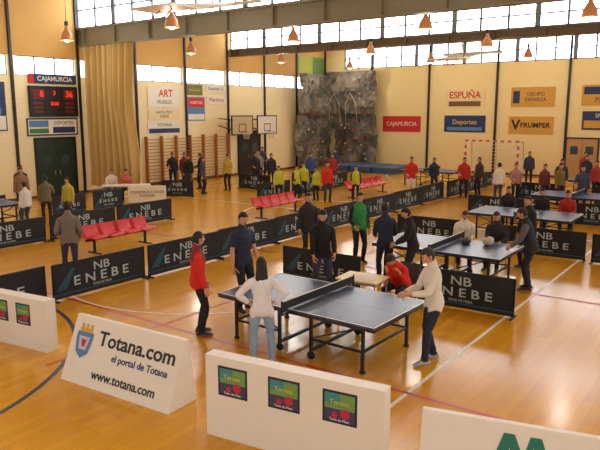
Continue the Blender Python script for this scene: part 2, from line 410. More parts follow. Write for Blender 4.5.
# handball goal
b=MB()
gx=35.6
GR=mat('goal_post_red',(206,84,70),.4)
for y in (11.,14.):
    for k in range(10): b.box(gx-.05,gx+.05,y-.05,y+.05,k*.2,k*.2+.2,WHITE if k%2 else GR)
    b.tube([(gx,y,2.0),(gx+.9,y,2.0),(gx+1.1,y,0.02),(gx,y,.02)],.02,STEELG,6)
for k in range(15): b.box(gx-.05,gx+.05,10.96+k*.205,11.165+k*.205,2.,2.1,WHITE if k%2 else GR)
NTW=mat('net_white',(236,236,230))
for k in range(16):
    y=11+k*.2; b.tube([(gx+.9,y,2.),(gx+1.08,y,.02)],.01,NTW,4)
for k in range(11):
    z=.05+k*.195; b.tube([(gx+1.09-.18*z/2,11,z),(gx+1.09-.18*z/2,14,z)],.01,NTW,4)
b.tube([(gx+1.1,11,.02),(gx+1.1,14,.02)],.02,STEELG,6)
b.obj('handball_goal')

# pendant lamps
LA=mat('lamp_amber_shade',(190,130,82),.35,.2,emit=.25); LB=glow('lamp_bulb_frost',(255,240,214),6.0)
def lamp(x,y,z,rt):
    b=MB(); n=16
    prof=[(.06,.34),(.07,.22),(.12,.14),(.19,.02),(.235,-.16),(.24,-.22)]
    rings=[[(x+r*math.cos(2*math.pi*k/n),y+r*math.sin(2*math.pi*k/n),z+h) for k in range(n)] for r,h in prof]
    inner=[[(x+(r-.012)*math.cos(2*math.pi*k/n),y+(r-.012)*math.sin(2*math.pi*k/n),z+h) for k in range(n)] for r,h in reversed(prof)]
    b.loft(rings+inner,LA,True)
    b.box(x-.05,x+.05,y-.05,y+.05,z+.34,z+.5,STEEL); b.tube([(x,y,z+.5),(x,y,rt)],.012,STEEL,6)
    b.sphere((x,y,z-.16),.13,LB,10,6)
    o=b.obj('pendant_lamp')
    l=D.lights.new('bulb_light','POINT'); l.energy=85; l.color=(1,.92,.78); l.shadow_soft_size=.2
    lo=D.objects.new('bulb_light',l); COL.objects.link(lo); lo.parent=o; lo.location=(x,y,z-.5)
def roofz(x):
    for x0,z0,x1,z1 in ((-6,7.3,8,8.8),(8.1,7.3,18,8.8),(18.1,7.3,28,8.25),(28.1,7.15,38.1,8.0)):
        if x0<=x<=x1: return z0+(z1-z0)*(x-x0)/(x1-x0)
    return 8
for x,y in ((15.3,16.3),(22.4,22.6),(21.1,15.6),(20.6,9.7),(20.9,4.6),(27.6,15.8),(29.4,22.6),(27.6,10.1),(34.4,10.4),(15.6,22.5),(35.8,22.0),(12.6,9.0),(34.4,15.8),(34.4,5)):
    lamp(x,y,6.62,roofz(x))

# ------------------------------------------------------------ barriers
NAVY=mat('barrier_navy_fabric',(18,24,36),.6,var=.1); NTX=mat('print_pale_blue',(176,198,206),.6); NTL=mat('print_teal_band',(34,84,104),.6)
def barrier_mesh(L):
    b=MB(); b.box(0,L,.04,.72,-.012,.012,NAVY)
    b.box(0,L,.10,.125,.012,.014,NTL); b.box(0,L,.10,.125,-.014,-.012,NTL)
    b.tube([(0,.72,0),(L,.72,0)],.014,STEEL,6); b.tube([(0,.04,0),(L,.04,0)],.012,STEEL,6)
    for x in (.02,L-.02):
        b.box(x-.012,x+.012,.0,.72,-.012,.012,STEEL); b.box(x-.02,x+.02,0,.03,-.16,.16,STEEL)
    b.add([(.08,.2,.0135),(.30,.2,.0135),(.52,.6,.0135),(.44,.6,.0135)],[(0,1,2,3)],NTL)
    return b.mesh('barrier')
BM={}
def barrier(x,y,ang,L=2.3):
    if L not in BM: BM[L]=barrier_mesh(L)
    u=(math.cos(math.radians(ang)),math.sin(math.radians(ang)),0)
    M=basis((x,y,0),u,(0,0,1))
    o=mkobj('barrier',BM[L],M)
    k=L/2.3
    for fl in (False,True):
        z=-.018 if fl else .018
        text(o,'NB',.24,NTX,L*.5,.54,z=z,bold=.002,flip=fl,sx=1.3)
        text(o,'E N E B E',.27*min(1,k),NTX,L*.5,.32,z=z,bold=.003,flip=fl,sx=1.3)
        text(o,'TENIS DE MESA',.07,NTX,L*.5,.17,z=z,flip=fl)
    return o
x=2.2; i=0
while x<32.:
    barrier(x,10.95+.05*math.sin(i*1.7),(-1.2,1.5,.4,-.6)[i%4]); x+=2.36; i+=1
for x in (5.6,8.0,10.4,12.8): barrier(x,16.4+.04*math.sin(x),.5*math.sin(x*2))
for x in (20.2,22.6,25.0): barrier(x,16.8,1)
for x in (13.0,14.7): barrier(x,20.2,2,1.4)
barrier(23.4,20.6,-92,2.0)
for X in (11.1,16.6,22.1,27.5):
    barrier(X,8.5,-90,2.0); barrier(X,5.35,-88,2.0)
barrier(22.1,3.2,-90,2.0); barrier(16.6,3.2,-90,2.0)
barrier(19.,21.2,-60,1.4)

# ------------------------------------------------------------ white advertising boxes
PUR=mat('print_purple',(70,60,96)); LIME=mat('print_lime',(112,156,84)); TQ=mat('print_turquoise',(60,140,140)); DRD=mat('print_crimson',(190,40,70))
def picture(par,x,y,w,h):
    patch(par,x,x+w,y,y+h,mat('print_frame_navy',(28,34,60)),'picture_print')
    m=.025
    patch(par,x+m,x+w-m,y+m,y+h-m,LIME,'picture_print',.004)
    patch(par,x+m,x+w-m,y+m,y+h*.45,PUR,'picture_print',.005)
    patch(par,x+m,x+w*.5,y+h*.6,y+h-m,TQ,'picture_print',.005)
    disc(par,x+w*.66,y+h*.34,h*.15,DRD,z=.008); disc(par,x+w*.36,y+h*.26,h*.09,DRD,z=.008)
    text(par,'Torneo',h*.2,YEL,x+w*.5,y+h*.66,z=.009); text(par,'Tenis de Mesa',h*.11,SIGNW,x+w*.5,y+h*.12,z=.009)
def adbox(name,p0,p1,h,th,lean=0.0):
    p0=Vector((p0[0],p0[1],0)); p1=Vector((p1[0],p1[1],0)); u=(p1-p0).normalized(); L=(p1-p0).length
    n=u.cross(Vector((0,0,1)))
    v=(Vector((0,0,h))-n*lean).normalized(); hh=math.hypot(h,lean)
    M=basis(p0,u,v); Mi=M.inverted()
    b=MB()
    def W(a,back,z): return Mi@(p0+u*a-n*back+Vector((0,0,z)))
    tb=lean+ (th if lean==0 else .06)
    fb=th if lean==0 else lean+th
    vs=[W(0,0,0),W(L,0,0),W(L,lean,h),W(0,lean,h),W(0,fb,0),W(L,fb,0),W(L,tb,h),W(0,tb,h)]
    b.add(vs,[(0,1,2,3),(5,4,7,6),(3,2,6,7),(1,5,6,2),(4,0,3,7),(0,4,5,1)],WHITE)
    o=b.obj(name,M)
    return o,L,hh
o,L,hh=adbox('advertising_board',(5.0,10.75),(5.3,8.62),.82,.2)
picture(o,L-1.7,.38,.32,.34); picture(o,L-1.17,.38,.32,.34); picture(o,L-.66,.38,.32,.34)
TB=mat('print_black_soft',(40,38,44)); 
o,L,hh=adbox('advertising_board',(4.85,7.62),(4.98,5.6),.84,.16,.36)
text(o,'Totana.com',.27,TB,1.24,.66,bold=.005,sx=1.08); text(o,'el portal de Totana',.13,mat('print_blue_text',(40,60,120)),1.36,.45,bold=.002); text(o,"www.totana.com",.17,TB,1.15,.18,bold=.003)
b=MB()
b.add([(.10,.60,.005),(.14,.42,.005),(.26,.34,.005),(.38,.42,.005),(.42,.60,.005),(.42,.70,.005),(.10,.70,.005)],[tuple(range(7))],mat('crest_blue',(90,130,190)))
b.add([(.15,.64,.008),(.19,.46,.008),(.33,.46,.008),(.37,.64,.008)],[(0,1,2,3)],mat('crest_pale',(200,200,210)))
b.add([(.21,.60,.01),(.24,.5,.01),(.29,.5,.01),(.31,.60,.01)],[(0,1,2,3)],DRD)
b.box(.14,.38,.70,.76,0,.008,mat('crest_gold',(210,170,60)))
for k in range(3): b.sphere((.17+k*.09,.79,.0),(.03,.03,.01),mat('crest_gold',(210,170,60)),8,6)
b.obj('crest',Matrix.Identity(4),o)
o,L,hh=adbox('advertising_board',(4.92,4.88),(5.22,2.76),.97,.17)
for k in range(3): picture(o,.17+k*.65,.52,.385,.35)
o,L,hh=adbox('advertising_board',(4.97,2.29),(5.45,.35),.93,.2,.22)
LG=mat('logo_green',(30,120,100))
b=MB()
def lg(pts,z): b.add([(-.02+.66*(p[0]-.8)+.62,p[1]-.03,z) for p in pts],[tuple(range(len(pts)))],LG)
lg([(.80,.50),(1.00,.90),(1.14,.90),(.96,.50)],.005)
lg([(1.02,.90),(1.14,.90),(1.32,.62),(1.20,.56)],.0055)
lg([(1.20,.56),(1.30,.70),(1.46,.90),(1.34,.90)],.006)
lg([(1.34,.90),(1.48,.90),(1.70,.50),(1.54,.50)],.0065)
lg([(.98,.44),(1.26,.50),(1.52,.44),(1.52,.40),(.98,.40)],.007)
b.obj('logo',Matrix.Identity(4),o)

# ------------------------------------------------------------ table tennis tables
RUB=mat('rubber_black',(20,20,20),.7)
NETM=mat('net_black_mesh',(34,36,40),.8)
def tt_table(x,y,rgb,ang=0,sc=1.05,name='table_tennis_table'):
    TOP=mat('table_top',rgb,.28,var=.05)
    RIM=mat('table_rim',(34,38,48),.4)
    b=MB(); hw,hl=.7625,1.37
    for s_ in (-1,1):
        y0,y1=(.008,hl) if s_>0 else (-hl,-.008)
        b.box(-hw,hw,y0,y1,.735,.76,TOP)
        b.box(-hw+.01,hw-.01,y0+.01,y0+.04,.685,.735,RIM); b.box(-hw+.01,hw-.01,y1-.04,y1-.01,.685,.735,RIM)
        b.box(-hw+.01,-hw+.04,y0,y1,.685,.735,RIM); b.box(hw-.04,hw-.01,y0,y1,.685,.735,RIM)
        e=.02
        b.box(-hw,-hw+e,y0,y1,.76,.7615,WHITE); b.box(hw-e,hw,y0,y1,.76,.7615,WHITE)
        yy=y1-e if s_>0 else y0; b.box(-hw+e,hw-e,yy,yy+e,.76,.7615,WHITE)
        b.box(-.002,.002,y0,y1,.76,.7612,WHITE)
        for sx in (-1,1):
            xx=sx*.62; yo=s_*1.12
            b.box(xx-.02,xx+.02,yo-.02,yo+.02,.02,.69,STEEL); b.box(xx-.03,xx+.03,yo-.03,yo+.03,0,.03,RUB)
            yi=s_*.28
            b.box(xx-.02,xx+.02,yi-.02,yi+.02,.12,.69,STEEL)
            b.tube([(xx-.015,yi,.06),(xx+.015,yi,.06)],.06,RUB,14)
            b.box(xx-.022,xx+.022,yi-.02,yi+.02,.06,.14,STEEL)
            b.box(xx-.015,xx+.015,min(yi,yo),max(yi,yo),.30,.33,STEEL)
            b.tube([(xx,yi,.33),(xx,yo,.68)],.012,STEEL,6)
        b.box(-.62,.62,s_*1.12-.015,s_*1.12+.015,.3,.33,STEEL); b.box(-.62,.62,s_*.28-.02,s_*.28+.02,.12,.16,STEEL)
        b.box(-.62,.62,s_*1.12-.015,s_*1.12+.015,.655,.685,STEEL)
    b.box(-.915,.915,-.004,.004,.775,.90,NETM); b.box(-.915,.915,-.006,.006,.9,.9125,WHITE)
    for sx in (-1,1):
        b.box(sx*.915-.012,sx*.915+.012,-.012,.012,.72,.92,STEEL); b.box(sx*.84-.09,sx*.84+.09,-.02,.02,.70,.732,STEEL)
    b.obj(name,Matrix.Translation((x,y,0))@Matrix.Rotation(math.radians(ang),4,'Z')@Matrix.Diagonal((sc,sc,1,1)))
tt_table(8.15,5.5,(62,72,96),-1,1.07)
tt_table(13.2,5.52,(60,74,104),0,1.06)
tt_table(18.75,5.5,(52,76,122)); tt_table(24.,5.2,(44,84,146)); tt_table(30.,5.4,(44,84,146)); tt_table(10.6,20.7,(52,92,146)); tt_table(30.2,13.6,(44,84,146))
def prop_bag(x,y,z,col,sx=.3,sy=.2,sz=.18):
    b=MB()
    b.sphere((0,0,sz*.5),(sx/2,sy/2,sz/2),mat('bag_cloth',col,.8),14,8,fn=lambda p:Vector((math.copysign(abs(p.x)**.6,p.x),math.copysign(abs(p.y)**.6,p.y),math.copysign(abs(p.z)**.7,p.z))))
    b.tube([(-sx*.3,0,sz*.9),(-sx*.2,0,sz*1.35),(sx*.2,0,sz*1.35),(sx*.3,0,sz*.9)],.012,BLACK,6)
    b.obj('sports_bag',Matrix.Translation((x,y,z)))
prop_bag(13.65,4.75,.7625,(210,196,176)); prop_bag(13.5,5.2,.7625,(60,60,66),.24,.18,.1)
PAP=mat('paper',(236,230,214),.7,var=.02)
def papers(x,y,z):
    b=MB()
    for k in range(4):
        M=Matrix.Translation((x+random.uniform(-.16,.16),y+random.uniform(-.16,.16),z+.001+k*.002))@Matrix.Rotation(random.random()*3,4,'Z')
        b.box(-.105,.105,-.148,.148,0,.002,PAP,M)
    b.obj('papers')
def small_table(x,y,w,d,top,name,h=.74,ang=0):
    b=MB(); b.box(-w/2,w/2,-d/2,d/2,h-.025,h,top)
    b.box(-w/2+.04,w/2-.04,-d/2+.04,d/2-.04,h-.075,h-.025,STEELG)
    for sx in (-1,1):
        for sy in (-1,1): b.tube([(sx*(w/2-.05),sy*(d/2-.05),0),(sx*(w/2-.05),sy*(d/2-.05),h-.03)],.016,STEELG,8)
    b.obj(name,Matrix.Translation((x,y,0))@Matrix.Rotation(math.radians(ang),4,'Z'))
small_table(9.68,5.62,.6,.8,mat('table_cream',(240,220,160),.4),'umpire_table',ang=5); papers(9.66,5.6,.74)
small_table(16.85,20.9,.7,1.9,WHITE,'scorers_desk',ang=50.6); papers(16.9,21.,.74)
s=sign('desk_banner',basis((16.62,20.55,.06),(math.cos(math.radians(-39.4)),math.sin(math.radians(-39.4)),0),(0,0,1)),1.5,.66,SIGNW,.01); text(s,'CONSTRUCCIONES\nTOTANA',.15,TB,.75,.33)

def chair(x,y,face,col=(60,60,70),name='chair'):
    b=MB(); c=mat('chair_shell',col,.5)
    vs=[];fs=[]
    prof=[(.22,.45),(.1,.435),(-.1,.435),(-.2,.46),(-.24,.56),(-.27,.72),(-.28,.86)]
    for yy,zz in prof:
        for xx in (-.21,-.1,.1,.21): vs.append((xx,yy+(.02 if abs(xx)>.15 else 0),zz+(.012 if abs(xx)>.15 else 0)))
    for yy,zz in prof:
        for xx in (-.21,-.1,.1,.21): vs.append((xx,yy-.012,zz-.016))
    o=len(prof)*4
    for i in range(len(prof)-1):
        for k in range(3):
            a=i*4+k; fs.append((a,a+1,a+5,a+4)); fs.append((o+a+4,o+a+5,o+a+1,o+a))
        fs.append((i*4,i*4+4,o+i*4+4,o+i*4)); fs.append((i*4+3,o+i*4+3,o+i*4+7,i*4+7))
    b.add(vs,fs,c,True)
    for sx in (-.19,.19):
        b.tube([(sx,.2,0),(sx*.9,.15,.425),(sx*.9,-.16,.425),(sx,-.24,0)],.011,STEELG,6)
    b.obj(name,Matrix.Translation((x,y,0))@Matrix.Rotation(math.radians(face-90),4,'Z'))

def bench(x0,x1,y,n,name='red_seat_bench'):
    b=MB(); L=x1-x0; w=L/n
    b.box(0,L,-.03,.03,.34,.40,STEEL)
    for x in (.25,L-.25):
        b.box(x-.025,x+.025,-.03,.03,.0,.34,STEEL); b.box(x-.03,x+.03,-.25,.25,0,.03,STEEL)
    prof=[(-.24,.42),(-.2,.45),(.0,.42),(.14,.43),(.2,.5),(.24,.62),(.26,.72)]
    for k in range(n):
        cx=(k+.5)*w; vs=[];fs=[]; hw=w*.48
        for t in (0,-.02):
            for yy,zz in prof:
                for q in (-1,-.5,.5,1): vs.append((cx+q*hw,yy+t*(1 if zz>.5 else 0)*-1,zz+(.03 if abs(q)==1 and zz<.5 else 0)+t*(1 if zz<.5 else 0)))
        o=len(prof)*4
        for i in range(len(prof)-1):
            for q in range(3):
                a=i*4+q; fs.append((a,a+1,a+5,a+4)); fs.append((o+a+4,o+a+5,o+a+1,o+a))
            fs.append((i*4,i*4+4,o+i*4+4,o+i*4)); fs.append((i*4+3,o+i*4+3,o+i*4+7,i*4+7))
        fs.append((0,o,o+1,1)); fs.append((1,o+1,o+2,2)); fs.append((2,o+2,o+3,3))
        b.add(vs,fs,RED,True)
    b.obj(name,Matrix.Translation((x0,y,0)))
bench(9.9,12.1,14.0,4); bench(16.8,19.3,14.0,5); bench(23.2,26.4,14.2,6)

# ------------------------------------------------------------ people
def ik(a,t,l1,l2,pole):
    a=Vector(a); t=Vector(t); d=t-a; L=min(d.length,(l1+l2)*.995); L=max(L,abs(l1-l2)+.02)
    dn=d.normalized(); t=a+dn*L
    x=(l1*l1-l2*l2+L*L)/(2*L); h=math.sqrt(max(0,l1*l1-x*x))
    p=Vector(pole); p=(p-dn*p.dot(dn)).normalized()
    return a+dn*x+p*h, t
SKIN=(212,156,122)
def person(name,x,y,face,h,shirt,pants,hair=(36,28,24),sleeve=None,short=False,lh=None,rh=None,lp=None,rp=None,
           lean=0,hy=0,hp=0,sit=None,feet=None,lod=1,longhair=False,shoes=(40,40,44),skin=SKIN,curl=.45,female=False,collar=None,acc=None,bald=False):
    s=h/1.75; r=math.radians
    hip=Vector((0,0,.93)) if sit is None else Vector((0,0,sit/s+.10))
    ln=r(lean)
    def sp(p,f=1.0):
        q=Vector(p)-Vector((0,0,.93)); 
        k=min(1,max(0,(q.z+.03)/.15))*f; a=ln*k
        q2=Vector((q.x,q.y*math.cos(a)+q.z*math.sin(a),q.z*math.cos(a)-q.y*math.sin(a)))
        return hip+q2
    wS=.93 if female else 1.0
    segs=[]
    def ring(z,rx,ry,oy=0,n=20):
        return [sp((rx*wS*math.cos(2*math.pi*k/n),oy+ry*math.sin(2*math.pi*k/n),z)) for k in range(n)]
    if sit is None:
        rr=[(.80,.10,.085,-.005),(.86,.155,.112,-.008),(.93,.168,.122,-.01),(1.0,.160,.115,-.005)]
    else:
        rr=[(.84,.12,.09,.0),(.88,.165,.12,0),(.93,.172,.128,0),(1.0,.162,.118,0)]
    wa=.135 if female else .15
    rr+=[(1.08,wa,.105,0),(1.16,wa+.003,.108,.005),(1.26,.164,.120,.008),(1.34,.174,.118,.004),(1.39,.168,.100,-.004),(1.43,.138,.082,-.008),(1.465,.098,.068,-.010),(1.50,.064,.060,-.008),(1.54,.055,.058,-.004),(1.60,.054,.058,.008)]
    bm=MB(); dummy=WHITE
    bm.loft([ring(*q) for q in rr],dummy)
    segs+= [(sp((0,0,.95)),sp((0,0,1.40)),.19,.155,'torso'),(hip+Vector((0,0,-.10)),hip+Vector((0,0,-.05)),.14,.135,'pelvis'),(sp((0,0,1.51)),sp((0,.01,1.6)),.055,.05,'neck')]
    def default_hand(sg): 
        b_=sp((sg*.26,.04,.80)); 
        if sit is not None: b_=hip+Vector((sg*.14,.36,.12))
        return b_
    fing=[]
    for sg,tg,pl in ((-1,lh,lp),(1,rh,rp)):
        sh=sp((sg*.178*wS,-.005,1.375))
        t=Vector(tg) if tg is not None else default_hand(sg)
        pole=Vector(pl) if pl is not None else Vector((sg*.35,-1,-.1))
        el,wr=ik(sh,t,.29,.255,pole)
        m1=sh.lerp(el,.5)
        inn=sp((sg*.11*wS,-.005,1.39))
        bm.tube([inn,sp((sg*.15*wS,-.005,1.388)),sh.lerp(el,.08),sh.lerp(el,.25),m1,sh.lerp(el,.85),el,el.lerp(wr,.2),el.lerp(wr,.55),wr,wr+(wr-el).normalized()*.03],[.045,.050,.056,.057,.052,.046,.043,.045,.040,.029,.026],dummy,12)
        segs+=[(sh,el,.06,.045,'uarm'),(el,wr,.045,.028,'farm'),(wr,wr+(wr-el).normalized()*.05,.03,.03,'hand')]
        fing.append((sg,wr,(wr-el).normalized(),el,sh))
    if feet is None:
        feet=[(-.11,.02,0),(.11,.02,0)] if sit is None else [(-.13,.42,0),(.13,.42,0)]
    for sg,ft in zip((-1,1),feet):
        hj=hip+Vector((sg*.092,0,-.02))
        ank=Vector((ft[0],ft[1],ft[2]+.085))
        pole=Vector((sg*.15,1,.2))
        kn,an=ik(hj,ank,.435,.415,pole)
        up=(hj-kn).normalized()
        bm.tube([hj+up*.02,hj.lerp(kn,.15),hj.lerp(kn,.5),hj.lerp(kn,.85),kn,kn.lerp(an,.15),kn.lerp(an,.4),kn.lerp(an,.75),an+(kn-an).normalized()*.02],[.088,.093,.08,.066,.062,.06,.061,.052,.05],dummy,14)
        segs+=[(hj,kn,.085,.062,'thigh'),(kn,an+(kn-an).normalized()*.03,.062,.052,'shin')]
        yaw=r(-sg*9) if len(ft)<4 else r(ft[3])
        fd=Vector((math.sin(-yaw),math.cos(yaw),0)); sd=Vector((fd.y,-fd.x,0))
        base=Vector((an.x,an.y,an.z-.085))
        rings=[]
        for yy,w,hh in ((-.085,.018,.02),(-.075,.034,.036),(-.04,.041,.05),(.03,.043,.055),(.09,.047,.04),(.15,.046,.03),(.185,.034,.024),(.2,.015,.014)):
            rings.append([base+fd*yy+sd*w*math.cos(2*math.pi*k/12)+Vector((0,0,max(.0,hh+hh*math.sin(2*math.pi*k/12)))) for k in range(12)])
        bm.loft(rings,dummy)
        bm.tube([base+Vector((0,0,.04)),an+(kn-an).normalized()*.04],[.04,.046],dummy,12)
        segs.append((base+fd*-.05+Vector((0,0,.03)),base+fd*.16+Vector((0,0,.03)),.04,.04,'foot'))
    me=D.meshes.new('tmp'); me.from_pydata([tuple(Vector(p)*s) for p in bm.v],[],bm.f); me.update()
    to=D.objects.new('tmp',me); COL.objects.link(to)
    rm=to.modifiers.new('r','REMESH'); rm.mode='VOXEL'; rm.voxel_size={2:.012,1:.017,0:.024}[lod]
    sm=to.modifiers.new('s','SMOOTH'); sm.factor=.5; sm.iterations={2:5,1:3,0:2}[lod]
    dg=bpy.context.evaluated_depsgraph_get(); em=to.evaluated_get(dg).to_mesh()
    nv=len(em.vertices); co=np.empty(nv*3); em.vertices.foreach_get('co',co); co=co.reshape(-1,3)
    no=np.empty(nv*3); em.vertices.foreach_get('normal',no); no=no.reshape(-1,3)
    polys=[tuple(p.vertices) for p in em.polygons]
    to.evaluated_get(dg).to_mesh_clear(); D.objects.remove(to); D.meshes.remove(me)
    A=np.array([q[0][:] for q in segs])*s; B=np.array([q[1][:] for q in segs])*s
    ra=np.array([q[2] for q in segs])*s; rb=np.array([q[3] for q in segs])*s
    def label(P):
        d=B-A; LL=(d*d).sum(1)
        t=np.clip(((P[:,None,:]-A[None])*d[None]).sum(2)/LL,0,1)
        q=A[None]+d[None]*t[:,:,None]
        dist=np.linalg.norm(P[:,None,:]-q,axis=2)/(ra+(rb-ra)*t)
        k=dist.argmin(1); return k,t[np.arange(len(P)),k]
    shirtm=mat('clothing_top',shirt,.85,var=.1,scale=9); slm=mat('clothing_sleeve',sleeve,.85) if sleeve else shirtm
    pantm=mat('clothing_trousers',pants,.85,var=.12,scale=9); skm=mat('skin',skin,.55,var=.04,spec=.3); shm=mat('shoe',shoes,.5); solem=mat('shoe_sole',(214,212,206),.6)
    colm=mat('clothing_collar',collar,.8) if collar else None; accm=mat('clothing_panel',acc,.85) if acc else None
    mats=[shirtm,slm,pantm,skm,shm,solem]+([colm] if colm else [])+([accm] if accm else [])
    names=[q[4] for q in segs]
    def zone(P):
        k,t=label(P); out=np.zeros(len(P),int)
        for i in range(len(P)):
            n=names[k[i]]; tt=t[i]
            if n=='torso': z=0
            elif n=='pelvis': z=2
            elif n=='neck': z=3
            elif n=='uarm': z=(1 if tt<.72 else 3) if short else (1 if sleeve else 0)
            elif n=='farm': z=3 if short else ((1 if sleeve else 0) if tt<.93 else 3)
            elif n=='hand': z=3
            elif n in('thigh','shin'): z=2
            else: z=4 if P[i][2]>.022*s else 5
            if z==0 and accm is not None and n=='torso' and tt>.78: z=mats.index(accm)
            if n=='neck' and tt<.2: z=mats.index(colm) if colm else 0
            out[i]=z
        return out
    zv=zone(co)
    for i in range(nv):
        z=zv[i]
        if z in (0,1) or z>5: off=.011
        elif z==2: off=.003
        elif z==3: off=-.003
        else: off=0
        if z in(0,1,2) and lod>0:
            c_=co[i]; off+=.006*noise.noise(Vector((c_[0]*9+x,c_[1]*9,c_[2]*13)))+.004*noise.noise(Vector((c_[0]*22,c_[1]*22+y,c_[2]*30)))
        co[i]+=no[i]*off*s
    cen=np.array([co[list(p)].mean(0) for p in polys]); zf=zone(cen)
    out=MB(); out.v=[tuple(p) for p in co]; out.f=list(polys); out.mats=mats; out.m=[int(z) for z in zf]; out.sm=[True]*len(polys)
    Sm=Matrix.Scale(s,4)
    for sg,wr,d,el,sh in fing:
        inward=Vector((-sg,0,0)); 
        if d.z>-.5: inward=Vector((0,0,-1))
        n=(inward-d*inward.dot(d)).normalized(); sd=d.cross(n)
        fwd=Vector((0,1,0))
        if sd.dot(fwd if d.z<-.5 else Vector((-sg,0,0)))<0: sd=-sd
        def hp_(a,b_,c_): return wr+d*a+sd*b_+n*c_
        rings=[]
        for a,w,t_ in ((-.01,.026,.022),(.02,.032,.018),(.055,.040,.015),(.09,.040,.013),(.1,.03,.008)):
            rings.append([hp_(a,w*math.cos(2*math.pi*k/10),t_*math.sin(2*math.pi*k/10)) for k in range(10)])
        out.loft(rings,skm,True,Sm)
        for off,Lf in ((.030,.066),(.0105,.076),(-.0095,.071),(-.029,.056)):
            p=hp_(.086,off,0); pts=[p]; ang=curl*.5
            for q in (.45,.3,.25):
                ang+=curl*.75; p=p+(d*math.cos(ang)+n*math.sin(ang)+sd*off*1.5)*Lf*q; pts.append(p)
            out.tube(pts,[.0095,.009,.0082,.006],skm,6 if lod<2 else 8,True,Sm)
        p=hp_(.025,.028,.004)
        out.tube([p,p+(d*.6+sd*.62+n*.3)*.036,p+(d*.95+sd*.75+n*.62)*.058,p+(d*1.35+sd*.75+n*.95)*.07],[.012,.0115,.0095,.007],skm,6 if lod<2 else 8,True,Sm)
    nk=sp((0,.006,1.575)); 
    R=Matrix.Rotation(-r(lean*.55),4,'X')@Matrix.Rotation(r(hy),4,'Z')@Matrix.Rotation(r(hp),4,'X')
    Mh=Sm@Matrix.Translation(nk)@R@Matrix.Translation((0,.022,.064))
    def hf(p):
        q=p.copy()
        if p.z<0:
            k=(-p.z); q.x*=1-.34*k**1.6
            if p.y<0: q.y*=1-.42*k
            else: q.y*=1-.10*k
        if p.y>0: q.y*=.96; 
        if p.y>.3 and -.05<p.z<.25: q.y-=.03
        return q
    nu,nv_=(24,18) if lod==2 else ((16,12) if lod==1 else (12,9))
    hs=(.080,.100,.120)
    out.sphere((0,0,0),hs,skm,nu,nv_,Mh,hf)
    hm=mat('hair',hair,.7,var=.3,scale=30); dk=mat('eye_dark',(28,20,18),.3); ew=mat('eye_white',(232,226,220),.3); lip=mat('lips',(160,86,76),.5)
    out.add([(0,.094,.018),(-.015,.092,-.028),(.015,.092,-.028),(0,.116,-.022),(0,.090,-.036),(-.009,.106,-.028),(.009,.106,-.028)],
            [(0,1,5),(0,5,3),(0,3,6),(0,6,2),(1,4,5),(5,4,3),(3,4,6),(6,4,2)],skm,True,Mh)
    for sg in (-1,1):
        out.sphere((sg*.031,.079,.0),(.014,.012,.009),ew,8,6,Mh); out.sphere((sg*.031,.088,.0),(.0065,.005,.0065),dk,8,6,Mh)
        out.sphere((sg*.032,.087,.022),(.018,.007,.004),hm,8,5,Mh)
        out.sphere((sg*.081,-.004,-.008),(.011,.02,.031),skm,8,8,Mh)
    out.sphere((0,.084,-.056),(.024,.011,.007),lip,10,6,Mh)
    if not bald:
        N=nu+4;Mv=nv_+2; grid={}
        for j in range(Mv+1):
            ph=-math.pi/2+math.pi*j/Mv
            for i in range(N):
                t=2*math.pi*i/N
                p=Vector((math.cos(ph)*math.cos(t),math.cos(ph)*math.sin(t),math.sin(ph)))
                q=hf(p); nn=noise.noise(Vector((p.x*5+x,p.y*5,p.z*5)))
                k=1.08+.035*nn
                if p.z>.3: k+=.02
                grid[i,j]=(p,Vector((q.x*hs[0]*k,q.y*hs[1]*k,q.z*hs[2]*k)))
        vs=[grid[i,j][1] for j in range(Mv+1) for i in range(N)]; fs=[]
        for j in range(Mv):
            for i in range(N):
                c_=(grid[i,j][0]+grid[(i+1)%N,j+1][0])/2
                lim=.50 if c_.y>.35 else (.12 if c_.y>.12 else (-.25 if c_.y>-.15 else -.62))
                if female or longhair: lim=.50 if c_.y>.4 else (-.1 if c_.y>.2 else -.8)
                if c_.z>lim: a=j*N+i; b_=j*N+(i+1)%N; fs.append((a,b_,b_+N,a+N))
        out.add(vs,fs,hm,True,Mh)
        if longhair:
            rg=[]
            for zz,w,dd,oy in ((.05,.075,.05,-.06),(-.05,.088,.05,-.065),(-.13,.095,.045,-.075),(-.22,.105,.042,-.09),(-.30,.098,.036,-.105),(-.36,.06,.02,-.108)):
                rg.append([(w*math.cos(2*math.pi*k/14),oy+dd*math.sin(2*math.pi*k/14),zz) for k in range(14)])
            out.loft(rg,hm,True,Mh)
    M=Matrix.Translation((x,y,0))@Matrix.Rotation(r(face-90),4,'Z')
    return out.obj(name,M)

DK=(30,32,40); NV=(34,40,60); JN=(60,72,96)
# --- foreground court
person('man_in_red_jacket',7.28,7.34,320,1.73,(210,38,24),(28,32,46),lod=2,hy=15,shoes=(60,60,64),collar=(30,34,60),acc=(130,40,48),lh=(-.25,.14,.84),rh=(.26,.1,.84))
person('man_in_navy_polo',8.7,7.6,262,1.86,(38,46,68),(32,36,50),short=True,lod=2,hy=-15,hp=-10,lh=(-.24,.16,.86),rh=(.26,.04,.8))
person('woman_in_white_top',6.88,5.66,42,1.6,(232,228,232),(146,178,218),hair=(40,30,26),longhair=True,female=True,lod=2,lh=(-.21,.03,1.03),rh=(.21,.06,1.03),lp=(-1,-.5,-.1),rp=(1,-.3,-.1),shoes=(190,190,196),feet=[(-.14,.0,0),(.16,.06,0)])
person('man_in_black_sweater',10.2,6.85,222,1.80,(24,22,26),(56,64,84),lod=2,hp=-18,lh=(-.2,.26,.92),rh=(.2,.26,.9),feet=[(-.14,.0,0),(.14,.04,0)])
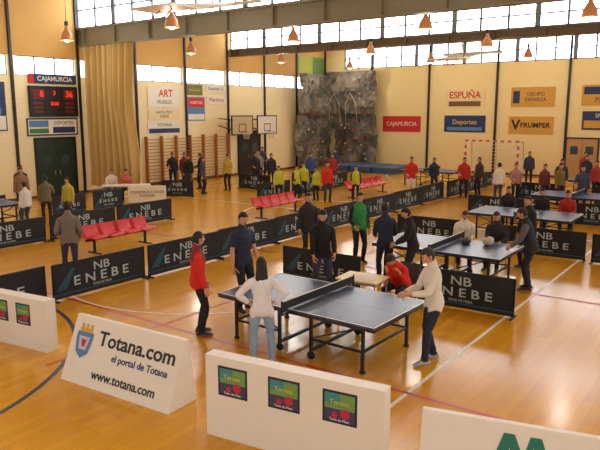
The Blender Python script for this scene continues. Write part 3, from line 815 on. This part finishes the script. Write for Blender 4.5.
person('man_in_white_sweater',8.45,3.70,138,1.74,(228,222,212),(38,42,62),lod=2,lean=6,hp=-18,lh=(-.12,.42,1.1),rh=(.14,.40,1.06),shoes=(170,176,190),feet=[(-.11,.16,0),(.12,-.08,0)],hair=(52,44,40))
person('umpire_in_red_jacket',10.42,5.2,178,1.68,(210,44,26),DK,sit=.45,lean=38,hp=-26,lod=2,lh=(-.16,.40,.86),rh=(.12,.38,.86),collar=(30,30,40))
chair(10.45,5.2,178)
# --- second court
person('man_in_green_shirt',13.3,7.85,235,1.73,(46,140,76),(30,32,36),lod=1,sleeve=(30,34,34),hy=20,rh=(.2,.2,.95))
person('man_in_dark_tracksuit',12.7,8.95,240,1.70,(44,42,48),(38,40,50),lod=1,lh=(-.2,.2,.95))
person('man_in_navy_jacket',12.0,6.42,40,1.73,(38,46,66),NV,lod=1,lean=10,lh=(-.15,.36,1.0),rh=(.2,.34,1.0),collar=(90,140,180))
person('man_in_black_jacket',11.95,5.75,120,1.72,(30,30,34),(36,38,46),lod=1,lean=10,hp=-15,rh=(.15,.35,.95),lh=(-.1,.38,.98))
person('man_in_charcoal_jacket',13.25,3.70,100,1.74,(38,36,42),(28,30,38),lod=2,lean=16,lh=(-.15,.40,.92),rh=(.22,.38,.94),hp=-10,sleeve=(104,100,102),shoes=(40,40,44))
person('man_seated_in_white_shirt',14.75,5.75,205,1.72,(238,230,212),DK,sit=.45,lean=14,lod=1,hp=-10,hair=(48,36,30)); chair(14.77,5.75,205)
person('man_seated_in_dark_jacket',14.8,4.95,185,1.75,(46,44,50),DK,sit=.45,lean=8,lod=1,hp=-10); chair(14.82,4.95,185)
person('man_standing_in_dark_coat',15.1,4.35,150,1.72,(36,34,40),DK,lod=1)
# --- left side
person('man_in_grey_sweater_walking',8.2,12.2,60,1.72,(124,110,98),(50,60,82),lod=1,lh=(-.22,.2,1.0),rh=(.24,.12,.9),feet=[(-.1,.14,0),(.1,-.08,0)])
person('boy_in_white_shirt',11.1,18.7,100,1.5,(222,216,208),JN,lod=0)
person('man_in_olive_jacket',11.95,18.9,60,1.62,(116,104,80),(44,44,52),lod=0,rh=(.2,.35,1.1))
person('boy_in_yellow_shirt',12.7,18.8,200,1.5,(196,186,60),DK,lod=0)
person('man_in_dark_sweater',13.3,22.6,240,1.7,(60,56,56),DK,lod=0)
person('man_in_tan_jacket',12.6,21.4,230,1.72,(150,116,86),DK,lod=0)
person('scorer_in_white_shirt',16.95,22.0,240,1.72,(234,224,206),DK,sit=.45,lean=14,lod=0,hair=(90,70,60)); chair(16.97,22.03,240)
person('scorer_in_red_shirt',17.35,21.5,225,1.72,(200,104,82),DK,sit=.45,lean=14,lod=0); chair(17.38,21.52,225)
# --- back left group
gl=[(21.7,23.4,230,1.72,(44,46,60),DK),(22.2,23.1,250,1.7,(110,56,50),DK),(21.5,22.1,200,1.66,(38,40,48),JN),(22.1,21.9,150,1.7,(34,34,40),NV),(20.8,20.5,300,1.66,(60,64,76),DK),
    (22.4,20.4,190,1.7,(200,176,70),DK),(24.4,20.4,240,1.7,(40,44,54),DK),(24.8,19.7,200,1.65,(52,56,72),NV),(25.6,21.2,220,1.72,(150,150,150),DK),
    (28.4,23.2,250,1.7,(60,66,90),DK),(30.4,19.6,240,1.6,(50,60,110),DK)]
for k,(x,y,f_,h,a,c) in enumerate(gl): person('spectator',x,y,f_,h,a,c,lod=0,rh=(.2,.3,1.05) if k%3==0 else None,lh=(-.2,.28,1.0) if k%4==1 else None)
YG=(198,202,60)
for k,(x,y,f_,h) in enumerate([(21.0,16.3,230,1.45),(21.5,15.75,250,1.46),(22.5,16.1,210,1.5),(22.9,13.7,200,1.45),(21.9,15.0,180,1.4)]):
    person('boy_in_yellow_tracksuit',x,y,f_,h,YG,(32,36,46),sleeve=(40,44,50) if k%2 else YG,lod=0,rh=(.18,.25,1.0) if k%2 else None)
person('man_in_red_shirt',21.8,14.4,230,1.66,(206,48,34),(60,60,80),lod=0)
person('man_in_blue_tracksuit',25.6,17.9,240,1.7,(60,80,140),NV,lod=0)
person('boy_in_red_shirt',27.1,17.6,210,1.6,(170,60,44),DK,lod=0)
person('man_in_red_tracksuit_top',25.2,12.3,215,1.76,(206,40,36),(230,220,200),lod=0,lh=(-.2,.2,1.02),rh=(.2,.2,1.02))
gr=[(27.3,12.2,230,1.6,(44,50,70),DK),(26.4,10.4,200,1.74,(186,44,40),(36,36,44)),(27.4,10.1,150,1.7,(70,60,64),DK),(25.6,8.6,40,1.64,(230,222,212),JN),(26.4,8.2,220,1.6,(180,130,120),DK),
    (26.6,7.1,230,1.6,(110,56,64),DK),(26.6,6.5,240,1.66,(130,110,60),NV),(28.4,6.9,200,1.7,(60,60,72),DK),(34.,7.2,220,1.7,(180,50,44),NV),
    (33,9.6,200,1.7,(60,60,90),DK),(23.4,3.2,100,1.7,(50,50,60),DK),
    (28.8,5.6,210,1.66,(170,58,50),DK),(31.6,6.6,190,1.7,(50,54,70),NV),(25.4,5.4,180,1.7,(70,74,96),DK),(25.5,4.2,200,1.7,(180,50,44),NV),(32.4,5.8,210,1.7,(230,224,214),DK)]
for k,(x,y,f_,h,a,c) in enumerate(gr): person('spectator',x,y,f_,h,a,c,lod=0,rh=(.2,.3,1.05) if k%3==1 else None)
person('man_seated_in_black_shirt',20.3,5.45,190,1.72,(40,38,44),DK,sit=.45,lean=10,lod=0,hair=(40,30,26)); chair(20.32,5.45,190)
person('man_seated_in_red_shirt',20.4,4.7,185,1.7,(170,46,44),DK,sit=.45,lean=12,lod=0); chair(20.42,4.7,185)
person('man_seated_in_black_shirt',20.3,6.5,200,1.72,(44,42,50),DK,sit=.45,lean=10,lod=0); chair(20.32,6.5,200)

# ------------------------------------------------------------ light and camera
w=D.worlds.new('ambient_fill'); SC.world=w; w.use_nodes=True
bg=w.node_tree.nodes['Background']; bg.inputs[0].default_value=(1.0,.98,.92,1); bg.inputs[1].default_value=1.2  # uniform fill light, let in through the sides left without walls
cam=D.cameras.new('camera'); cam.lens=38.4; cam.sensor_width=36; cam.clip_end=200
co_=D.objects.new('camera',cam); COL.objects.link(co_)
co_.location=(0,0,3.65); co_.rotation_euler=(math.radians(80),0,math.radians(35.9-90))
SC.camera=co_
